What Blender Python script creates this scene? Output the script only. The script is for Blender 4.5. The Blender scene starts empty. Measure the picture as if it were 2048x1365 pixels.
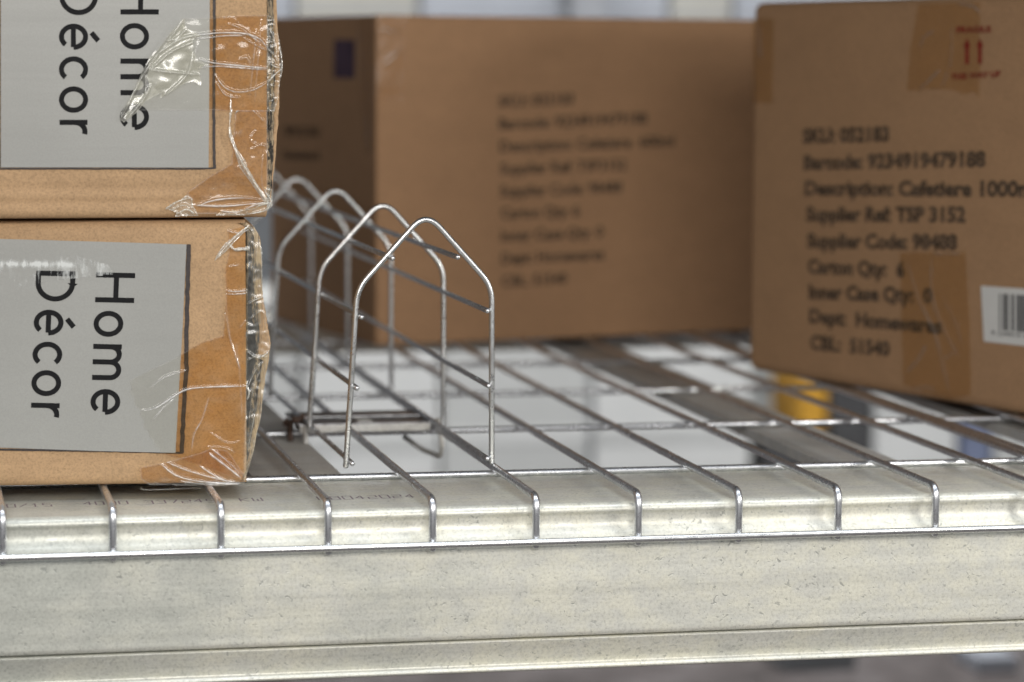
import bpy, bmesh, math, random
from math import sin, cos, pi, radians, sqrt, atan2, exp
from mathutils import Vector, Matrix, noise
import numpy as np
random.seed(7)
S = bpy.context.scene
COL = S.collection

# ------------------------------------------------------------------ camera
F = 5761.2176
CAM = Vector((-43.188, -1322.710, 207.314))          # millimetres
YAW, PITCH, ROLL = -0.2091, -0.0979368, 0.0058464
_cy, _sy, _cp, _sp, _cr, _sr = cos(YAW), sin(YAW), cos(PITCH), sin(PITCH), cos(ROLL), sin(ROLL)
FWD = Vector((-_sy*_cp, _cy*_cp, _sp)); _r = Vector((_cy, _sy, 0)); _u = _r.cross(FWD)
RIGHT = _r*_cr + _u*_sr; UP = -_r*_sr + _u*_cr
cd = bpy.data.cameras.new('camera'); cam = bpy.data.objects.new('camera', cd); COL.objects.link(cam)
M = Matrix.Identity(4)
for i in range(3):
    M[i][0] = RIGHT[i]; M[i][1] = UP[i]; M[i][2] = -FWD[i]; M[i][3] = CAM[i]*0.001
cam.matrix_world = M
cd.sensor_width = 36; cd.lens = F/2048*36
cd.clip_start = 0.05; cd.clip_end = 60
cd.dof.use_dof = True; cd.dof.focus_distance = 1.405; cd.dof.aperture_fstop = 6.3
cd.dof.aperture_blades = 9
S.camera = cam

# ------------------------------------------------------------------ world and lamps
S.view_settings.view_transform = 'Standard'; S.view_settings.look = 'None'
S.view_settings.exposure = 0; S.view_settings.gamma = 1
W = bpy.data.worlds.new('World'); S.world = W; W.use_nodes = True
wn = W.node_tree.nodes; wl = W.node_tree.links
bg = wn['Background']
tc = wn.new('ShaderNodeTexCoord'); sx = wn.new('ShaderNodeSeparateXYZ'); rp = wn.new('ShaderNodeValToRGB')
mr = wn.new('ShaderNodeMapRange'); mr.inputs[1].default_value = -1; mr.inputs[2].default_value = 1
wl.new(tc.outputs['Generated'], sx.inputs[0]); wl.new(sx.outputs[2], mr.inputs[0]); wl.new(mr.outputs[0], rp.inputs[0])
e = rp.color_ramp.elements
e[0].position = 0.3; e[0].color = (0.10, 0.095, 0.09, 1)
e[1].position = 1.0; e[1].color = (0.36, 0.41, 0.50, 1)
e2 = rp.color_ramp.elements.new(0.55); e2.color = (0.50, 0.50, 0.50, 1)
wl.new(rp.outputs[0], bg.inputs[0]); bg.inputs[1].default_value = 0.85

def area(name, loc, target, sx_, sy_, energy, col):
    l = bpy.data.lights.new(name, 'AREA'); l.shape = 'RECTANGLE'; l.size = sx_; l.size_y = sy_
    l.energy = energy; l.color = col
    o = bpy.data.objects.new(name, l); COL.objects.link(o); o.location = loc
    d = Vector(target)-Vector(loc); o.rotation_euler = d.to_track_quat('-Z', 'Y').to_euler()
    return o
area('unseen_lamp', (0.05, -1.42, 0.56), (0.15, 0.0, 0.02), 1.3, 0.36, 16.5, (1.0, 0.965, 0.91))  # key light added low in front of the shelf, not a ceiling fitting
area('unseen_lamp', (0.98, -0.52, 0.30), (0.35, 0.0, -0.02), 0.14, 0.14, 3.2, (1.0, 0.97, 0.92))  # small lamp added low at right to throw the wire shadows on the beam
area('unseen_lamp', (0.25, -0.27, 1.7), (0.25, -0.05, 0.0), 2.6, 0.42, 36, (0.90, 0.95, 1.0))
area('unseen_lamp', (0.8, 1.75, 1.7), (0.8, 2.5, -0.1), 2.4, 0.6, 75, (1.0, 0.98, 0.95))

# ------------------------------------------------------------------ helpers
MMS = 0.001
def ray(u, v): return RIGHT*((u-1024)/F) - UP*((v-682.5)/F) + FWD
class Plane:                                  # a vertical face standing in the scene, millimetres
    def __init__(s, ox, oy, dx, dy):
        s.o = Vector((ox, oy, 0)); d = Vector((dx, dy, 0)).normalized(); s.d = d
        s.n = Vector((d.y, -d.x, 0))          # towards the aisle
    def px(s, u, v):                          # photo position -> (along, height) on this face
        r = ray(u, v); t = (s.o-CAM).dot(s.n)/r.dot(s.n); P = CAM+r*t
        return ((P-s.o).dot(s.d), P.z)
    def at(s, a, z, h=0.0): return (s.o + s.d*a + s.n*h + Vector((0, 0, z)))*MMS

def link(name, me, mat=None, parent=None, smooth=False):
    o = bpy.data.objects.new(name, me); COL.objects.link(o)
    if mat: me.materials.append(mat)
    if parent: o.parent = parent
    if smooth:
        for p in me.polygons: p.use_smooth = True
    return o
def pydata(name, vs, fs, mat=None, parent=None, smooth=False):
    me = bpy.data.meshes.new(name); me.from_pydata([tuple(v) for v in vs], [], fs); me.update()
    return link(name, me, mat, parent, smooth)
def tag(o, label=None, cat=None, group=None, kind=None):
    if label: o['label'] = label
    if cat: o['category'] = cat
    if group: o['group'] = group
    if kind: o['kind'] = kind
    return o
def thing(name, label, cat, group=None, loc=(0, 0, 0)):
    o = bpy.data.objects.new(name, None); COL.objects.link(o); o.empty_display_size = .02
    return tag(o, label, cat, group)

def fillet(pts, r, n=6):
    out = [Vector(pts[0])]
    for i in range(1, len(pts)-1):
        p0, p, p1 = Vector(pts[i-1]), Vector(pts[i]), Vector(pts[i+1])
        a = (p0-p); b = (p1-p); rr = min(r, a.length*.48, b.length*.48)
        A = p+a.normalized()*rr; B = p+b.normalized()*rr
        for k in range(n+1):
            t = k/n; out.append(A*(1-t)**2 + p*2*t*(1-t) + B*t*t)
    out.append(Vector(pts[-1])); return out
def tube_data(path, r, sides=12, round_end=False):
    vs, fs = [], []; n = len(path)
    t0 = (path[1]-path[0]).normalized()
    a = Vector((0, 0, 1)) if abs(t0.z) < .9 else Vector((1, 0, 0))
    nrm = (a-t0*a.dot(t0)).normalized()
    rings = []
    for i, p in enumerate(path):
        if i == 0: t = path[1]-path[0]
        elif i == n-1: t = path[-1]-path[-2]
        else: t = (path[i+1]-p).normalized()+(p-path[i-1]).normalized()
        t = t.normalized(); nrm = (nrm-t*nrm.dot(t)).normalized(); b = t.cross(nrm)
        rings.append((p, t, nrm.copy(), b, r))
    if round_end:
        p, t, nn, b, _ = rings[0]
        rings = [(p-t*r*.8*sin(q), t, nn, b, r*max(cos(q), .05)) for q in (1.45, 1.1, .75, .4)] + rings
        p, t, nn, b, _ = rings[-1]
        rings += [(p+t*r*.8*sin(q), t, nn, b, r*max(cos(q), .05)) for q in (.4, .75, 1.1, 1.45)]
    for (p, t, nn, b, rr) in rings:
        for k in range(sides):
            q = 2*pi*k/sides; vs.append((p+nn*rr*cos(q)+b*rr*sin(q))*MMS)
    m = len(rings)
    for i in range(m-1):
        for k in range(sides):
            k2 = (k+1) % sides
            fs.append((i*sides+k, i*sides+k2, (i+1)*sides+k2, (i+1)*sides+k))
    fs.append(tuple(reversed(range(sides)))); fs.append(tuple((m-1)*sides+k for k in range(sides)))
    return vs, fs
def tube(name, path, r, mat, parent=None, sides=12, round_end=False):
    vs, fs = tube_data([Vector(p) for p in path], r, sides, round_end)
    return pydata(name, vs, fs, mat, parent, True)

def finish(bm, name, mat, parent=None, smooth=False):
    me = bpy.data.meshes.new(name); bmesh.ops.recalc_face_normals(bm, faces=bm.faces); bm.to_mesh(me); bm.free()
    return link(name, me, mat, parent, smooth)
def prism_bm(quad, z0, z1, bev=0.0, seg=3, cuts=0):
    bm = bmesh.new()
    lo = [bm.verts.new((x*MMS, y*MMS, z0*MMS)) for x, y in quad]; hi = [bm.verts.new((x*MMS, y*MMS, z1*MMS)) for x, y in quad]
    n = len(quad)
    bm.faces.new(lo[::-1]); bm.faces.new(hi)
    for i in range(n): bm.faces.new((lo[i], lo[(i+1) % n], hi[(i+1) % n], hi[i]))
    if bev: bmesh.ops.bevel(bm, geom=bm.edges[:], offset=bev*MMS, segments=seg, affect='EDGES', profile=.6)
    return bm
def prism(name, quad, z0, z1, mat, parent=None, bev=0.0, seg=3):
    return finish(prism_bm(quad, z0, z1, bev, seg), name, mat, parent, False)
def boxq(x0, x1, y0, y1): return [(x0, y0), (x1, y0), (x1, y1), (x0, y1)]

# ------------------------------------------------------------------ materials
def newmat(name):
    m = bpy.data.materials.new(name); m.use_nodes = True
    return m, m.node_tree.nodes, m.node_tree.links, m.node_tree.nodes['Principled BSDF']
def nz(n, l, scale, detail=3, rough=.5, stretch=(1, 1, 1), dist=0, vec=None):
    t = n.new('ShaderNodeTexCoord'); mp = n.new('ShaderNodeMapping'); mp.inputs['Scale'].default_value = stretch
    x = n.new('ShaderNodeTexNoise'); x.inputs['Scale'].default_value = scale; x.inputs['Detail'].default_value = detail
    x.inputs['Roughness'].default_value = rough; x.inputs['Distortion'].default_value = dist
    l.new(t.outputs['Object'], mp.inputs[0]); l.new(mp.outputs[0], x.inputs['Vector']); return x.outputs['Fac']
def ramp(n, l, fac, stops, interp='LINEAR'):
    r = n.new('ShaderNodeValToRGB'); r.color_ramp.interpolation = interp
    els = r.color_ramp.elements
    while len(els) < len(stops): els.new(.5)
    for k, (p, c) in enumerate(stops):
        els[k].position = p; els[k].color = (c if isinstance(c, tuple) else (c, c, c))+(1,)
    l.new(fac, r.inputs[0]); return r.outputs[0]
def mix(n, l, a, b, fac, mode='MIX'):
    x = n.new('ShaderNodeMix'); x.data_type = 'RGBA'; x.blend_type = mode
    for sock, v in ((6, a), (7, b), (0, fac)):
        if isinstance(v, (int, float)): x.inputs[sock].default_value = v
        elif isinstance(v, tuple): x.inputs[sock].default_value = v+(1,)
        else: l.new(v, x.inputs[sock])
    return x.outputs[2]
def bump(n, l, h, strength, dist, p, prev=None):
    b = n.new('ShaderNodeBump'); b.inputs['Strength'].default_value = strength; b.inputs['Distance'].default_value = dist
    l.new(h, b.inputs['Height'])
    if prev: l.new(prev, b.inputs['Normal'])
    if p: l.new(b.outputs[0], p.inputs['Normal'])
    return b.outputs[0]

def kraft(name, c, dark=.82, streak=.06):
    m, n, l, p = newmat(name)
    fine = nz(n, l, 900, 5, .75, (1, 1, 1)); blot = nz(n, l, 34, 6, .68, (1, 1, 1.8)); corr = nz(n, l, 60, 2, .5, (.35, .35, 4.5))
    d = tuple(x*dark for x in c)
    a = mix(n, l, d, c, ramp(n, l, blot, [(.3, 0.), (.7, 1.)]))
    a = mix(n, l, a, ramp(n, l, fine, [(.30, .55), (.5, 1.), (.72, 1.22)]), .75, 'MULTIPLY')
    a = mix(n, l, a, ramp(n, l, corr, [(.3, 1-streak), (.7, 1+streak*.5)]), 1., 'MULTIPLY')
    sp = nz(n, l, 700, 1, .5, (1, 1, 1.6))
    a = mix(n, l, a, tuple(x*.45 for x in c), ramp(n, l, sp, [(.73, 0.), (.78, .55)]))
    l.new(a, p.inputs['Base Color']); p.inputs['Roughness'].default_value = .78
    p.inputs['Specular IOR Level'].default_value = .3
    big = nz(n, l, 9, 2, .5); b0 = bump(n, l, big, .35, .006, None)
    b = bump(n, l, corr, .2*min(streak*20, 1), .0005, None, b0); bump(n, l, fine, .25, .00012, p, b)
    return m
M_KRAFT = kraft('kraft_cardboard', (.52, .34, .19), .80, .05)
M_KRAFT_B = kraft('kraft_cardboard_back', (.47, .275, .15), .9, .006)
M_KRAFT_D = kraft('kraft_cardboard_side', (.44, .265, .145), .9, .006)

def plain(name, c, rough=.6, metal=0., var=.12, scale=40, coat=0., spec=.5):
    m, n, l, p = newmat(name)
    f = nz(n, l, scale, 4, .6)
    a = mix(n, l, c, ramp(n, l, f, [(.3, 1-var), (.7, 1+var)]), 1., 'MULTIPLY')
    l.new(a, p.inputs['Base Color']); p.inputs['Roughness'].default_value = rough; p.inputs['Metallic'].default_value = metal
    p.inputs['Coat Weight'].default_value = coat; p.inputs['Specular IOR Level'].default_value = spec
    return m
M_INK = plain('black_ink', (.010, .010, .011), .65, var=.3, scale=900, spec=.15)
M_INK_D = plain('stencil_ink', (.115, .080, .055), .8, var=.6, scale=260, spec=.1)
M_MARK = plain('marker_line_ink', (.035, .026, .024), .55, var=.5, scale=500)
M_RED = plain('red_ink', (.25, .035, .025), .8, var=.3, scale=500, spec=.1)
M_PURPLE = plain('purple_print', (.11, .075, .11), .8, var=.25, scale=60, spec=.1)
M_PAPER = plain('white_paper', (.72, .72, .70), .6, var=.04)
M_BAR = plain('barcode_ink', (.03, .03, .035), .6)
M_STAMP = plain('purple_stamp_ink', (.22, .17, .19), .6, var=.5, scale=1500)

def label_mat():
    m, n, l, p = newmat('grey_label_film')
    st = nz(n, l, 18, 3, .6, (.25, .25, 4)); f = nz(n, l, 1300, 2, .5); bl = nz(n, l, 9, 2, .5)
    a = mix(n, l, (.345, .345, .325), ramp(n, l, st, [(.25, .975), (.75, 1.02)]), 1., 'MULTIPLY')
    a = mix(n, l, a, ramp(n, l, f, [(.3, .93), (.7, 1.05)]), .8, 'MULTIPLY')
    a = mix(n, l, a, ramp(n, l, bl, [(.3, .93), (.7, 1.05)]), 1., 'MULTIPLY')
    l.new(a, p.inputs['Base Color']); p.inputs['Roughness'].default_value = .36
    bump(n, l, st, .25, .0006, p); return m
M_LABEL = label_mat()
def scrape_mat():                            # dry white scuff on the label film
    m, n, l, p = newmat('white_scuff')
    f = nz(n, l, 420, 4, .7, (1.3, 1, .28)); f2 = nz(n, l, 45, 3, .6, (1, 1, 1.))
    p.inputs['Base Color'].default_value = (.80, .82, .80, 1); p.inputs['Roughness'].default_value = .7
    at = n.new('ShaderNodeAttribute'); at.attribute_name = 'haze_glint'
    s = n.new('ShaderNodeMath'); s.operation = 'ADD'; l.new(f, s.inputs[0]); l.new(at.outputs['Fac'], s.inputs[1])
    s2 = n.new('ShaderNodeMath'); s2.operation = 'ADD'; l.new(s.outputs[0], s2.inputs[0]); l.new(f2, s2.inputs[1])
    r = ramp(n, l, s2.outputs[0], [(.0, 0.), (1., 1.)])
    mp = n.new('ShaderNodeMapRange'); mp.inputs[1].default_value = 1.30; mp.inputs[2].default_value = 1.62; mp.inputs[4].default_value = .8
    l.new(s2.outputs[0], mp.inputs[0]); l.new(mp.outputs[0], p.inputs['Alpha'])
    return m
M_SCUFF = scrape_mat()

def zinc(name, base=(.68, .675, .61), metal=.28, rough=.36, spots=.85, warm=(.705, .69, .59)):
    m, n, l, p = newmat(name)
    big = nz(n, l, 7, 5, .65, (.7, 1, 1.3)); med = nz(n, l, 60, 6, .7, (1, 1, 1.3)); fine = nz(n, l, 650, 4, .7)
    pits = nz(n, l, 430, 2, .55, (.8, 1, 1), .8); pits2 = nz(n, l, 210, 3, .6, (.8, 1, 1.), .8); patch = nz(n, l, 16, 4, .6, (1, 1, 1.2))
    roll = nz(n, l, 55, 4, .65, (.10, 3, 5))
    a = mix(n, l, base, warm, ramp(n, l, med, [(.42, 0.), (.60, 1.)]))
    # grey blotches towards the left end of the beam paint in uneven reflection (x is along it, metres)
    tcx = n.new('ShaderNodeTexCoord'); sp = n.new('ShaderNodeSeparateXYZ'); l.new(tcx.outputs['Object'], sp.inputs[0])
    mr_ = n.new('ShaderNodeMapRange'); mr_.inputs[1].default_value = -.02; mr_.inputs[2].default_value = .24; mr_.inputs[3].default_value = .17; mr_.inputs[4].default_value = -.06
    l.new(sp.outputs[0], mr_.inputs[0]); ad = n.new('ShaderNodeMath'); l.new(big, ad.inputs[0]); l.new(mr_.outputs[0], ad.inputs[1])
    a = mix(n, l, a, tuple(x*k for x, k in zip(base, (.76, .78, .78))), ramp(n, l, ad.outputs[0], [(.50, 0.), (.68, 1.)]))
    a = mix(n, l, a, ramp(n, l, fine, [(.32, .74), (.5, 1.), (.7, 1.12)]), .85, 'MULTIPLY')
    a = mix(n, l, a, ramp(n, l, roll, [(.3, .90), (.6, 1.03)]), 1., 'MULTIPLY')
    pf = n.new('ShaderNodeMath'); pf.operation = 'MULTIPLY'
    l.new(ramp(n, l, pits, [(.63, 0.), (.70, .7)]), pf.inputs[0]); l.new(ramp(n, l, patch, [(.36, .25), (.6, 1.)]), pf.inputs[1])
    pg = n.new('ShaderNodeMath'); pg.operation = 'MAXIMUM'; l.new(pf.outputs[0], pg.inputs[0]); l.new(ramp(n, l, pits2, [(.71, 0.), (.75, .6)]), pg.inputs[1])
    pm = n.new('ShaderNodeMath'); pm.operation = 'MULTIPLY'; pm.inputs[1].default_value = spots; l.new(pg.outputs[0], pm.inputs[0])
    a = mix(n, l, a, (.20, .21, .20), pm.outputs[0])
    l.new(a, p.inputs['Base Color']); p.inputs['Metallic'].default_value = metal
    l.new(ramp(n, l, med, [(.3, rough-.06), (.7, rough+.12)]), p.inputs['Roughness'])
    b = bump(n, l, med, .25, .0004, None); b = bump(n, l, fine, .45, .00012, None, b)
    iv = n.new('ShaderNodeInvert'); l.new(pm.outputs[0], iv.inputs['Color']); bump(n, l, iv.outputs[0], .5, .00018, p, b)
    return m
M_BEAM = zinc('galvanised_beam')
M_CHAN = zinc('galvanised_channel', (.62, .62, .60), .2, .5, .4, (.63, .62, .58))
def wire_mat(name, c, rough, wear=.35):
    m, n, l, p = newmat(name)
    f = nz(n, l, 300, 4, .7); g = nz(n, l, 40, 3, .6)
    a = mix(n, l, c, tuple(x*(1-wear) for x in c), ramp(n, l, f, [(.45, 0.), (.62, 1.)]))
    a = mix(n, l, a, (.36, .33, .31), ramp(n, l, g, [(.70, 0.), (.85, .2)]))
    l.new(a, p.inputs['Base Color']); p.inputs['Metallic'].default_value = .95
    l.new(ramp(n, l, f, [(.35, rough), (.7, rough+.16)]), p.inputs['Roughness'])
    bump(n, l, f, .12, .0001, p); return m
M_WIRE = wire_mat('zinc_plated_wire', (.72, .735, .76), .24, .22)
M_WIRE2 = wire_mat('bright_divider_wire', (.74, .75, .75), .24, .12)
M_RUST = plain('rusty_steel', (.10, .065, .05), .8, .3, .4, 300)
M_DARKCLIP = wire_mat('dull_clip_steel', (.36, .36, .37), .38)

def tape_mat(name, tint, wet, haze_glint_c, hmul=1.0, rough=.09, ior=1.6):
    m, n, l, p = newmat(name); n.remove(p); out = n['Material Output']
    tr = n.new('ShaderNodeBsdfTransparent')
    wa = n.new('ShaderNodeAttribute'); wa.attribute_name = 'wet'
    bl_ = nz(n, l, 90, 4, .6)
    wm = n.new('ShaderNodeMath'); wm.operation = 'MULTIPLY'; l.new(wa.outputs['Fac'], wm.inputs[0]); l.new(ramp(n, l, bl_, [(.25, .55), (.6, 1.)]), wm.inputs[1])
    l.new(mix(n, l, tint, wet, wm.outputs[0]), tr.inputs[0])
    gl = n.new('ShaderNodeBsdfGlossy'); gl.inputs['Roughness'].default_value = rough; gl.inputs['Color'].default_value = (1, 1, 1, 1)
    df = n.new('ShaderNodeBsdfDiffuse'); df.inputs[0].default_value = haze_glint_c+(1,)
    tl = n.new('ShaderNodeBsdfTranslucent'); tl.inputs[0].default_value = haze_glint_c+(1,)
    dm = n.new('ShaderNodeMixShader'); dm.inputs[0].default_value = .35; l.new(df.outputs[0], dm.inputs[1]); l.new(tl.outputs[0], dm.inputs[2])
    lf = n.new('ShaderNodeLayerWeight'); lf.inputs[0].default_value = .5
    pw = n.new('ShaderNodeMath'); pw.operation = 'POWER'; pw.inputs[1].default_value = 5; l.new(lf.outputs['Facing'], pw.inputs[0])
    lw = n.new('ShaderNodeMath'); lw.operation = 'MULTIPLY_ADD'; lw.inputs[1].default_value = .7; lw.inputs[2].default_value = (ior-1)**2/(ior+1)**2*1.6
    l.new(pw.outputs[0], lw.inputs[0])
    f = nz(n, l, 60, 4, .6); f2 = nz(n, l, 500, 3, .7, (1, 1, .5))
    hb = bump(n, l, f, .22, .0010, None); hb = bump(n, l, f2, .15, .0001, None, hb)
    l.new(hb, gl.inputs['Normal'])
    m1 = n.new('ShaderNodeMixShader'); l.new(lw.outputs[0], m1.inputs[0]); l.new(tr.outputs[0], m1.inputs[1]); l.new(gl.outputs[0], m1.inputs[2])
    at = n.new('ShaderNodeAttribute'); at.attribute_name = 'haze_glint'
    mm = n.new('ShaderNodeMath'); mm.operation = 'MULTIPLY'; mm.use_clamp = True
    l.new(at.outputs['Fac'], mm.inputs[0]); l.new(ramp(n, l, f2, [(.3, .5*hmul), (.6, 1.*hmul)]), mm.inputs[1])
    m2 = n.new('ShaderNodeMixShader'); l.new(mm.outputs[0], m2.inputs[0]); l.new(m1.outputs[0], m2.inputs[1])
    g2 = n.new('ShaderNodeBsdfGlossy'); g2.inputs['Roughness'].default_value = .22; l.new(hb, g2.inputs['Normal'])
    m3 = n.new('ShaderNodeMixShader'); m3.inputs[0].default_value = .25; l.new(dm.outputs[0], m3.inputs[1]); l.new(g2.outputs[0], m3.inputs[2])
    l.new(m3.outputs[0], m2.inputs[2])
    l.new(m2.outputs[0], out.inputs[0]); return m
M_TAPE = tape_mat('clear_packing_tape', (.995, .99, .97), (.88, .75, .55), (.95, .94, .92), 1., .09, 1.34)
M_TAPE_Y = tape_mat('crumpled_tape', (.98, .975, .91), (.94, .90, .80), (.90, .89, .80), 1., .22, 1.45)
M_TAPE_B = tape_mat('old_packing_tape', (.93, .86, .72), (.93, .86, .72), (.62, .52, .43), .9, .35, 1.3)

def torn_mat():
    m, n, l, p = newmat('torn_corrugated_edge')
    f = nz(n, l, 520, 4, .75, (1.6, 1, .22)); g = nz(n, l, 240, 4, .7, (1, 1, .8))
    a = ramp(n, l, f, [(.36, (.02, .02, .018)), (.46, (.10, .085, .065)), (.54, (.36, .28, .18)), (.68, (.55, .45, .32))])
    a = mix(n, l, a, (.02, .02, .02), ramp(n, l, g, [(.48, 0.), (.56, .9)]))
    l.new(a, p.inputs['Base Color']); p.inputs['Roughness'].default_value = .85
    bump(n, l, f, .9, .0012, p); return m
M_TORN = torn_mat()
def edge_mat():
    m, n, l, p = newmat('fibrous_board_edge')
    f = nz(n, l, 480, 4, .7, (1.8, 1, .16)); g = nz(n, l, 120, 3, .6, (1, 1, .6))
    a = ramp(n, l, f, [(.33, (.10, .075, .05)), (.44, (.34, .24, .14)), (.56, (.55, .42, .27)), (.7, (.66, .55, .40))])
    a = mix(n, l, a, (.05, .045, .04), ramp(n, l, g, [(.56, 0.), (.66, .8)]))
    l.new(a, p.inputs['Base Color']); p.inputs['Roughness'].default_value = .8
    bump(n, l, f, .8, .001, p); return m
M_EDGE = edge_mat()
M_DARK = plain('painted_interior_shade', (.03, .027, .024), .8, var=.5, scale=120)  # near-black, paints in the shade inside the opened boxes

# ------------------------------------------------------------------ setting: floor and far wall
fl = pydata('floor', [(-12, -6, -.45), (14, -6, -.45), (14, 9, -.45), (-12, 9, -.45)], [(0, 1, 2, 3)])
def floor_mat():
    m, n, l, p = newmat('dusty_concrete_floor')
    a = nz(n, l, 11, 4, .7); b = nz(n, l, 45, 3, .6)
    c = ramp(n, l, a, [(.35, (.05, .042, .04)), (.5, (.085, .072, .07)), (.68, (.15, .135, .135))])
    c = mix(n, l, c, ramp(n, l, b, [(.3, .7), (.7, 1.2)]), 1., 'MULTIPLY')
    l.new(c, p.inputs['Base Color']); p.inputs['Roughness'].default_value = .7; return m
fl.data.materials.append(floor_mat()); fl['kind'] = 'structure'
wl_ = pydata('wall', [(-6, 4.2, -.45), (10, 4.2, -.45), (10, 4.2, 4), (-6, 4.2, 4)], [(0, 1, 2, 3)])
wl_.data.materials.append(plain('grey_wall', (.16, .17, .18), .8, var=.2, scale=2)); wl_['kind'] = 'structure'

# ------------------------------------------------------------------ front beam
def beam(name, label, y_front, flip=1, x0=-260, x1=1000):
    t = thing(name, label, 'shelf beam')
    prof = [(98, -85.5), (9, -85.5), (5.6, -85.2), (4.4, -84.4), (4.6, -83.2), (8.4, -82.8), (8.2, -81.4), (4.6, -71.0), (4.2, -70.2), (4.3, -69.8), (12, -69.7), (12, -68.5), (3.9, -68.4), (3.6, -68.0), (3.1, -67.3),
            (3.0, -66.2), (3.0, -65), (3.0, -60), (3.0, -28), (3.0, -25.0), (3.2, -23.0), (4.0, -20.8), (5.4, -18.9), (6.8, -17.2), (7.7, -15.2), (7.9, -13.2),
            (7.9, -11.2), (7.6, -10.0), (6.4, -9.3), (6.1, -8.6), (6.4, -7.4), (7.2, -6.3), (8.5, -5.4), (10, -5.06), (11.5, -5.0), (18, -5.0), (100, -5.0), (104, -5.6), (105.5, -8), (105.5, -20)]
    prof = [(y_front+flip*a, b) for a, b in prof]
    xs = np.linspace(x0, x1, 64); vs = []; fs = []
    for x in xs:
        for (a, b) in prof:
            w = .25*noise.noise((x*.01, a*.02, b*.03+3*flip))
            vs.append((x*MMS, (a+w)*MMS, b*MMS))
    k = len(prof)
    for i in range(len(xs)-1):
        for j in range(k-1):
            q = (i*k+j, (i+1)*k+j, (i+1)*k+j+1, i*k+j+1)
            fs.append(q if flip > 0 else q[::-1])
    o = pydata('beam_profile', vs, fs, M_BEAM, t, True)
    return t
front_beam = beam('shelf_beam', 'galvanised steel beam across the whole foreground under the wire deck', 0)
rb = thing('rear_rail', 'shallow galvanised rail at the far edge of the wire deck behind the divider', 'rail')
prism('rail_profile', boxq(-260, 1000, 1000, 1066), -34, -5.4, M_BEAM, rb, 2.5, 3)
us = prism('unseen_shade_shelf', boxq(-2200, 2600, -60, 1120), 470, 560, plain('dark_shelf_underside', (.12, .112, .105), .8, var=.3, scale=5)); us['kind'] = 'structure'  # unseen shelf added overhead to shade the cartons and the beam top

# dot stamp on the beam's top face
DIG = {'0': [[(0, 0), (1, 0), (1, 1), (0, 1), (0, 0)]], '1': [[(.2, .8), (.5, 1), (.5, 0)], [(.2, 0), (.8, 0)]],
       '2': [[(0, 1), (1, 1), (1, .5), (0, .5), (0, 0), (1, 0)]], '3': [[(0, 1), (1, 1), (1, 0), (0, 0)], [(.3, .5), (1, .5)]],
       '4': [[(.7, 0), (.7, 1), (0, .35), (1, .35)]], '5': [[(1, 1), (0, 1), (0, .5), (1, .5), (1, 0), (0, 0)]],
       '7': [[(0, 1), (1, 1), (.4, 0)]], '8': [[(0, 0), (1, 0), (1, 1), (0, 1), (0, 0)], [(0, .5), (1, .5)]],
       '/': [[(0, 0), (1, 1)]], 'K': [[(0, 0), (0, 1)], [(1, 1), (0, .45), (1, 0)]], 'W': [[(0, 1), (0, 0), (1, 0), (1, 1)], [(.5, 0), (.5, .6)]]}
def ribbon(pts, w, P, vs, fs):
    """flat stroke of width w through 2-D points, P maps 2-D to the surface"""
    n = len(pts); L = []; closed = (Vector(pts[0])-Vector(pts[-1])).length < 1e-6 and n > 3
    pp = [Vector((p[0], p[1], 0)) for p in pts]
    for i in range(n):
        if i == 0: d0 = d1 = pp[1]-pp[0]
        elif i == n-1: d0 = d1 = pp[-1]-pp[-2]
        else: d0 = pp[i]-pp[i-1]; d1 = pp[i+1]-pp[i]
        if closed and i in (0, n-1): d0 = pp[-1]-pp[-2]; d1 = pp[1]-pp[0]
        d0 = d0.normalized(); d1 = d1.normalized(); n0 = Vector((-d0.y, d0.x, 0)); n1 = Vector((-d1.y, d1.x, 0))
        m = (n0+n1).normalized(); c = max(m.dot(n0), .5); L.append((pp[i], m/c))
    b = len(vs)
    for p, m in L:
        vs.append(P(p.x+m.x*w/2, p.y+m.y*w/2)); vs.append(P(p.x-m.x*w/2, p.y-m.y*w/2))
    for i in range(n-1): fs.append((b+2*i, b+2*i+1, b+2*i+3, b+2*i+2))
def stamp(text, x0, pitch, y):
    vs, fs = [], []
    for k, ch in enumerate(text):
        if ch in DIG:
            for st in DIG[ch]:
                pts = []
                for a, b in zip(st[:-1], st[1:]):
                    for q in range(4): pts.append((a[0]+(b[0]-a[0])*q/4, a[1]+(b[1]-a[1])*q/4))
                pts.append(st[-1])
                jj = random.uniform(-.5, .5)
                ribbon([(x0+k*pitch+p[0]*pitch*.68+random.uniform(-.08, .08), y+jj+p[1]*10) for p in pts], .75,
                       lambda a, b: (a*MMS, b*MMS, -4.94*MMS), vs, fs)
    return vs, fs
V, Fc = [], []
for tx, x0, pitch, y in (('0/15', 3.5, 5.6, 41), ('4000', 39.5, 5.6, 42), ('337245', 68, 6.0, 41), ('KW', 114, 6.2, 41), ('08042024', 151.5, 6.1, 39)):
    v, f = stamp(tx, x0, pitch, y); b = len(V); V += v; Fc += [tuple(i+b for i in q) for q in f]
pydata('stamped_number', V, Fc, M_STAMP, front_beam)

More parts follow.
